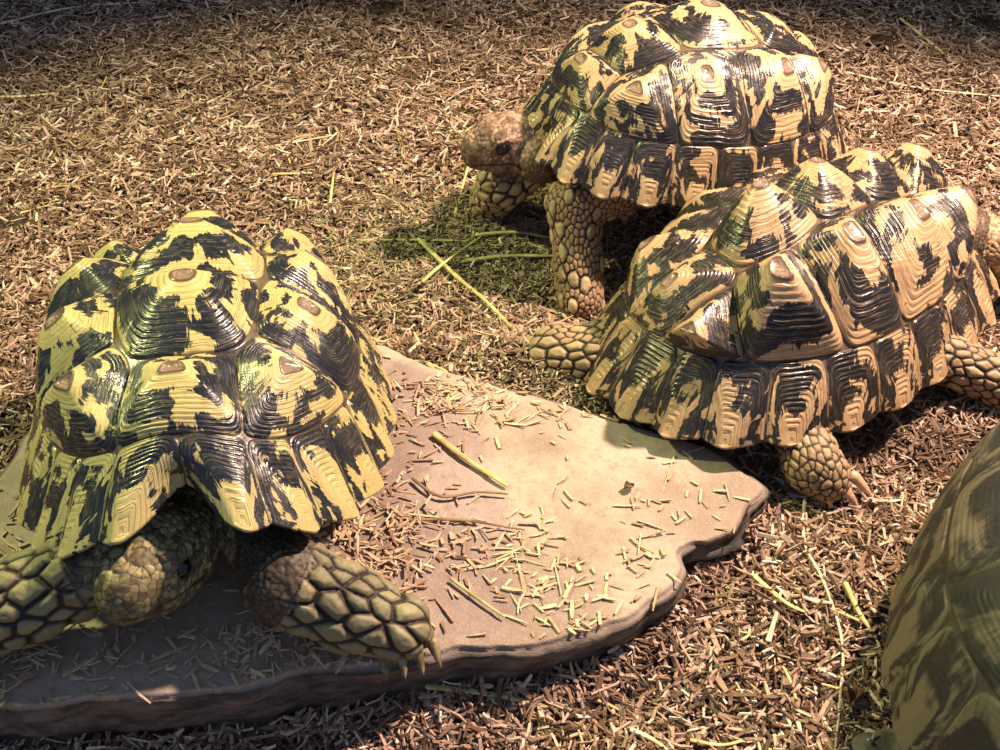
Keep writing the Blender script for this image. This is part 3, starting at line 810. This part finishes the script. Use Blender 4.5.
# -- bottom right tortoise
D = dict(seed=31, L=.36, W=.275, H=.165, rim=.030, A=.004, lf=.02, lb=.0, flf=.006, flb=.004, loc=V3((.372, .420, 0)), yaw=math.radians(62), vox=.0026, pe=1.5, sc=.003, ringd=.4, rp=.80, zp=.75)
D['wlegs'] = [
    dict(wpts=[((.27, .36, .05), .024), ((.25, .33, .03), .022), ((.245, .325, .02), .021)], wface=(-1, -1, 0), **{'from': 0}),
    dict(wpts=[((.30, .50, .05), .022), (tuple(P(912, 596, .018)), .010), (tuple(P(886, 606, .008)), .005)], wface=(-1, 0, .5), big=.004, **{'from': 0}),
    dict(wpts=[((.43, .36, .05), .024), ((.46, .34, .02), .021)], wface=(1, -1, 0), **{'from': 0}),
    dict(wpts=[((.43, .50, .05), .024), ((.46, .52, .02), .021)], wface=(1, 0, 0), **{'from': 0})]
D['whead'] = dict(p=V3((.45, .615, .07)), yaw=math.radians(62), pitch=math.radians(3), s=1.3, neck=[((.40, .52, .07), .028), ((.44, .60, .07), .023)])
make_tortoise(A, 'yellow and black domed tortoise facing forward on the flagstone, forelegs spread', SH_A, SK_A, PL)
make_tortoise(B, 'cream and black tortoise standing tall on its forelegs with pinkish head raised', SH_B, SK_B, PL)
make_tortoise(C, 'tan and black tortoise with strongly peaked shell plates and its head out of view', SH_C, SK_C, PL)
make_tortoise(D, 'large dull olive smooth-shelled tortoise, shade put into its shell colour, cut off by the frame', SH_D, SK_C, PL)

# ------------------------------------------------------------------ straw, hay, leaves
def straw_mesh(pts, r, flat=.55, n=8, node=True):
    pts = [V3(p) for p in pts]
    m = 26; cur = []
    for i in range(m):
        t = i/(m-1)*(len(pts)-1); k = min(int(t), len(pts)-2); f = t-k
        p0 = pts[max(k-1, 0)]; p1 = pts[k]; p2 = pts[k+1]; p3 = pts[min(k+2, len(pts)-1)]
        cur.append(.5*((2*p1)+(p2-p0)*f+(2*p0-5*p1+4*p2-p3)*f*f+(3*p1-p0-3*p2+p3)*f**3))
    V = []
    for i, c in enumerate(cur):
        d = (cur[min(i+1, m-1)]-cur[max(i-1, 0)]).normalized()
        s = d.cross(V3((0, 0, 1))).normalized(); u = s.cross(d)
        rr = r*(1-.45*i/(m-1))*(1.25 if node and i in (9, 19) else 1)
        if i in (0, m-1): rr *= .5
        for j in range(n):
            a = 2*PI*j/n; V.append(c+s*math.cos(a)*rr+u*math.sin(a)*rr*flat)
    V += [cur[0]]*0
    return mesh_from('straw', np.array([tuple(v) for v in V]), grid_faces(m, n))
def gz(p, h):
    return float(ground_z(p[0], p[1]))+h
STRAW = simple_mat('straw_yellow', (.48, .36, .12), (.72, .58, .26), 60, .5, .4)
STRAWP = simple_mat('straw_pale', (.56, .43, .26), (.76, .64, .44), 60, .5, .4)
GREEN = simple_mat('hay_green', (.30, .30, .09), (.55, .52, .22), 60, .5, .4)
BROWN = simple_mat('stem_brown', (.16, .10, .05), (.34, .22, .11), 60, .6, .3)
def straw(px, h, r, mat, label, group=None, name='straw_stem', z0=None, cat='straw'):
    pts = []
    for k, q in enumerate(px):
        if z0 is None:
            w = P(q[0], q[1], .010); w = P(q[0], q[1], gz(w, h)); pts.append(w)
        else:
            w = P(q[0], q[1], z0); w = P(q[0], q[1], float(slab_z(w.x, w.y))+h); pts.append(w)
    for k, q in enumerate(px):
        if len(q) > 2: pts[k].z += q[2]
    return tag(link(name, straw_mesh(pts, r), mat), label, cat, group)
S = straw
S([(845, 72), (920, 88), (1010, 97)], .012, .0021, STRAWP, 'long pale straw lying alone on shavings behind the standing tortoise, reaching the frame edge')
S([(900, 18), (925, 38), (945, 55)], .012, .0026, STRAW, 'short thick yellow straw beside the dark damp clump at the back right')
S([(240, 152), (290, 143), (340, 134)], .012, .0017, STRAWP, 'pale straw lying level midway between the two yellow and cream tortoises, highest there')
S([(272, 174), (312, 173)], .012, .0017, STRAW, 'short yellow straw just below a longer pale straw on open shavings')
S([(38, 190), (60, 186), (75, 187)], .012, .0016, STRAW, 'short yellow straw lying level behind the shell of the flagstone tortoise')
S([(20, 213), (42, 207), (62, 202)], .012, .0016, STRAW, 'yellow straw pointing out of the dark hollow behind the flagstone tortoise')
S([(75, 182), (110, 165), (147, 140)], .012, .0015, BROWN, 'brown thin stem slanting upward over pale shavings on the left')
S([(0, 97), (28, 96), (56, 93)], .012, .0022, STRAWP, 'pale flat straw near the left frame edge on grey shavings')
S([(0, 24), (70, 8), (150, 2)], .012, .0022, STRAWP, 'long grey straw at the very back left of the floor')
S([(330, 203), (334, 172)], .013, .0014, STRAW, 'small upright pointing yellow straw on open shavings')
S([(355, 240), (420, 240), (468, 241)], .014, .0019, GREEN, 'long straight green hay stem lying level in front of the standing tortoise', 'green hay stems by the standing tortoise', 'hay_stem', cat='hay')
S([(418, 238), (455, 275), (490, 305), (530, 348)], .018, .0024, GREEN, 'long green hay stem running diagonally toward the scaly hind foot', None, 'hay_stem', cat='hay')
S([(422, 282), (445, 262), (482, 236)], .022, .0018, GREEN, 'green hay stem crossing over the long diagonal one', None, 'hay_stem', cat='hay')
S([(475, 235), (515, 232), (552, 238)], .016, .0022, GREEN, 'curved green hay stem reaching the foreleg of the standing tortoise', None, 'hay_stem', cat='hay')
S([(458, 262), (505, 256), (556, 256)], .016, .0026, GREEN, 'thick green hay stem ending behind the foreleg of the standing tortoise', None, 'hay_stem', cat='hay')
S([(485, 315), (500, 325), (512, 336)], .014, .0018, GREEN, 'short green hay stem under the long diagonal one', None, 'hay_stem', cat='hay')
S([(520, 290), (540, 283), (556, 278)], .014, .0013, GREEN, 'tiny green hay sprig beside the foreleg of the standing tortoise', None, 'hay_stem', cat='hay')
S([(468, 325), (510, 334), (552, 337)], .012, .0013, STRAW, 'thin yellow stem lying behind the scaly hind foot', None, 'hay_stem', cat='hay')
S([(358, 333), (400, 350), (448, 372)], .014, .0019, STRAW, 'yellow straw along the back edge of the flagstone beside the shell')
S([(455, 215), (462, 188), (470, 160)], .014, .0017, STRAW, 'yellow straw standing up to the chin of the standing tortoise')
S([(395, 128), (402, 142), (406, 160)], .013, .0016, BROWN, 'short brown curved stem on open shavings left of the pinkish head')
S([(600, 248), (640, 242), (672, 233)], .012, .0016, BROWN, 'brown stem in the shade beneath the standing tortoise')
S([(822, 134), (838, 142), (845, 143)], .014, .0022, STRAWP, 'short pale straw between the two close tortoise shells')
S([(433, 433), (465, 458), (508, 486)], .003, .0027, STRAW, 'thick yellow straw lying on the flagstone top', z0=.035)
S([(412, 478), (440, 496), (478, 492), (508, 494)], .0035, .0014, BROWN, 'thin bent brown stem resting on the flagstone below the yellow straw', z0=.035)
S([(408, 520), (460, 520), (525, 530)], .003, .0013, BROWN, 'long thin reddish stem crossing the flagstone toward its middle', z0=.035)
S([(450, 578), (480, 600), (505, 617)], .003, .0014, GREEN, 'thin green sprig on the flagstone near its front edge', z0=.035)
S([(425, 686), (490, 694), (560, 709)], .012, .0023, GREEN, 'long pale green stem on dark shavings in front of the flagstone')
S([(806, 492), (803, 525), (807, 550), (823, 580), (842, 640), (840, 700), (835, 752)], .013, .0013, STRAWP, 'very long thin pale stem winding down from the clawed foot')
S([(752, 574), (785, 602), (805, 612)], .013, .0018, STRAW, 'yellow straw on bright shavings between flagstone and olive shell')
S([(845, 582), (858, 610), (872, 632)], .014, .0020, STRAW, 'golden straw leaning beside the olive tortoise shell')
S([(768, 642), (772, 628), (777, 612)], .014, .0020, STRAWP, 'short pale straw standing on shavings in front of the flagstone point')
S([(714, 695), (730, 722), (765, 748), (785, 752)], .010, .0022, GREEN, 'broad green curved blade on the shavings at the bottom edge')
S([(630, 729), (650, 738), (668, 750)], .014, .0018, STRAWP, 'pale straw at the bottom edge left of the broad green blade')
S([(690, 740), (720, 745), (742, 741)], .014, .0014, STRAW, 'thin yellow straw meeting the broad green blade')
S([(870, 400), (890, 412), (905, 432)], .012, .0022, GREEN, 'olive stem in the shade between the peaked shell and the olive shell')
S([(905, 395), (935, 392), (965, 396)], .012, .0018, BROWN, 'brown stem in the shade under the edge of the peaked shell')
g = np.random.default_rng(44)
proto = {}
k = 0
spots = []
while len(spots) < 34:
    px, py = g.uniform(5, 995), g.uniform(12, 745)
    w = P(px, py, .01)
    if inside(np.array(w.x), np.array(w.y), POLY): continue
    if 0 < px < 410 and 200 < py < 660: continue
    if px > 500 and 80 < py < 470: continue
    if px > 880 and py > 380: continue
    spots.append((w, px))
for w, px in spots:
    L = g.uniform(.018, .035); me = straw_mesh([(-L/2, 0, 0), (0, g.normal(0, .0015), g.normal(0, .001)), (L/2, 0, g.normal(.001, .002))], g.uniform(.0009, .0014))
    o = link('straw_stem', me, random.choice([STRAW, STRAWP, STRAWP, BROWN]))
    o.location = (w.x, w.y, gz(w, .012)); o.rotation_euler = (g.normal(0, .08), g.normal(0, .12), g.uniform(0, 6.28))
    tag(o, 'short thin stray straw fragment lying loose among the wood shavings', 'straw', 'stray straw fragments on the shavings')

# dark damp clumps and a crumpled leaf
def clump_mesh(r, seed, h=.5):
    n, m = 40, 20; V = []
    for i in range(m):
        s = i/(m-1)*PI
        for j in range(n):
            a = 2*PI*j/n; V.append((math.sin(s)*math.cos(a), math.sin(s)*math.sin(a), math.cos(s)))
    V = np.array(V); nz = 1+.45*fbm(V[:, 0]*2.2, V[:, 1]*2.2, V[:, 2]*2.2, seed, 4)
    V = V*nz[:, None]*r*np.array([1.3, 1, h])
    return mesh_from('clump', V, grid_faces(m, n))
DUNG = simple_mat('dark_clump', (.012, .010, .007), (.07, .05, .03), 120, .9, .1, 1, .004)
for px, py, r, lb in ((385, 14, .020, 'dark damp clump of leaf litter at the back, left of the standing tortoise'), (883, 44, .018, 'dark damp clump on the floor at the back right near a thick straw'),
                      (985, 22, .018, 'dark damp clump in the farthest right corner of the floor'), (12, 222, .017, 'dark clump on the left edge of the floor behind the flagstone tortoise'),
                      (380, 200, .0, '')):
    if r == 0: continue
    w = P(px, py, .01); o = link('litter_clump', clump_mesh(r, int(px)), DUNG); o.location = (w.x, w.y, gz(w, .006)); tag(o, lb, 'clump')
def leaf_mesh(L, W, curl):
    n, m = 14, 9; V = []
    for i in range(n):
        t = i/(n-1); w = W*math.sin(PI*min(1, t*1.02+.02))**.7
        for j in range(m):
            s = (j/(m-1)-.5)*2
            V.append((t*L-L/2, s*w/2, curl*L*(s*s*.35+.3*math.sin(t*5)+.12*math.sin(s*6+t*7))))
    return mesh_from('leaf', np.array(V), grid_faces(n, m, wrap=False))
LEAF = simple_mat('dry_leaf', (.10, .05, .03), (.22, .12, .07), 120, .6, .3)
for px, py, L, W, rz, lb, sl in ((850, 690, .022, .011, 1.3, 'curled dry brown leaf on the shavings beside the long winding stem', 0), (628, 497, .009, .006, .6, 'tiny crumpled dark leaf on the flagstone near its tip', 1)):
    w = P(px, py, .03 if sl else .01); o = link('dry_leaf', leaf_mesh(L, W, .5), LEAF)
    o.location = (w.x, w.y, float(slab_z(w.x, w.y))+.003 if sl else gz(w, .014)); o.rotation_euler = (.2, .1, rz); tag(o, lb, 'leaf')
# small dark stone at the bottom edge
st = simple_mat('dark_stone', (.05, .045, .04), (.16, .145, .12), 90, .8, .3, .8, .002)
w = P(902, 755, .010); o = link('stone', clump_mesh(.020, 77, .42), st); o.location = (w.x, w.y, .006); tag(o, 'flat dark grey stone half buried at the bottom beside the olive tortoise', 'stone')

# ------------------------------------------------------------------ light
def spot(name, loc, target, energy, color, size, angle, blend=.5):
    l = bpy.data.lights.new(name, 'SPOT'); l.energy = energy; l.color = color; l.shadow_soft_size = size; l.spot_size = math.radians(angle); l.spot_blend = blend
    o = bpy.data.objects.new(name, l); COL.objects.link(o); o.location = loc
    o.rotation_euler = (V3(target)-V3(loc)).to_track_quat('-Z', 'Y').to_euler(); return o
spot('basking_lamp', (.70, .90, 1.08), (.20, .66, 0), 225, (1, .71, .55), .03, 74, .7)
spot('daylight_lamp', (-.95, .95, 1.10), (-.12, .72, 0), 84, (1, 1, .38), .05, 62, .7)
wd = bpy.data.worlds.new('world'); SC.world = wd; wd.use_nodes = True
nt = wd.node_tree; bg = nt.nodes['Background']
tc = nt.nodes.new('ShaderNodeTexCoord'); sp = nt.nodes.new('ShaderNodeSeparateXYZ'); nt.links.new(tc.outputs['Generated'], sp.inputs[0])
mr = nt.nodes.new('ShaderNodeMapRange'); nt.links.new(sp.outputs[1], mr.inputs[0]); mr.inputs[1].default_value = -1; mr.inputs[2].default_value = .6; mr.inputs[3].default_value = 1; mr.inputs[4].default_value = .25
mx = nt.nodes.new('ShaderNodeMix'); mx.data_type = 'RGBA'; nt.links.new(mr.outputs[0], mx.inputs[0])
mx.inputs[6].default_value = (.10, .10, .12, 1); mx.inputs[7].default_value = (.36, .48, .76, 1)
nt.links.new(mx.outputs[2], bg.inputs[0]); bg.inputs[1].default_value = .72
SC.view_settings.view_transform = 'Standard'; SC.view_settings.look = 'None'
SC.view_settings.exposure = -0.25
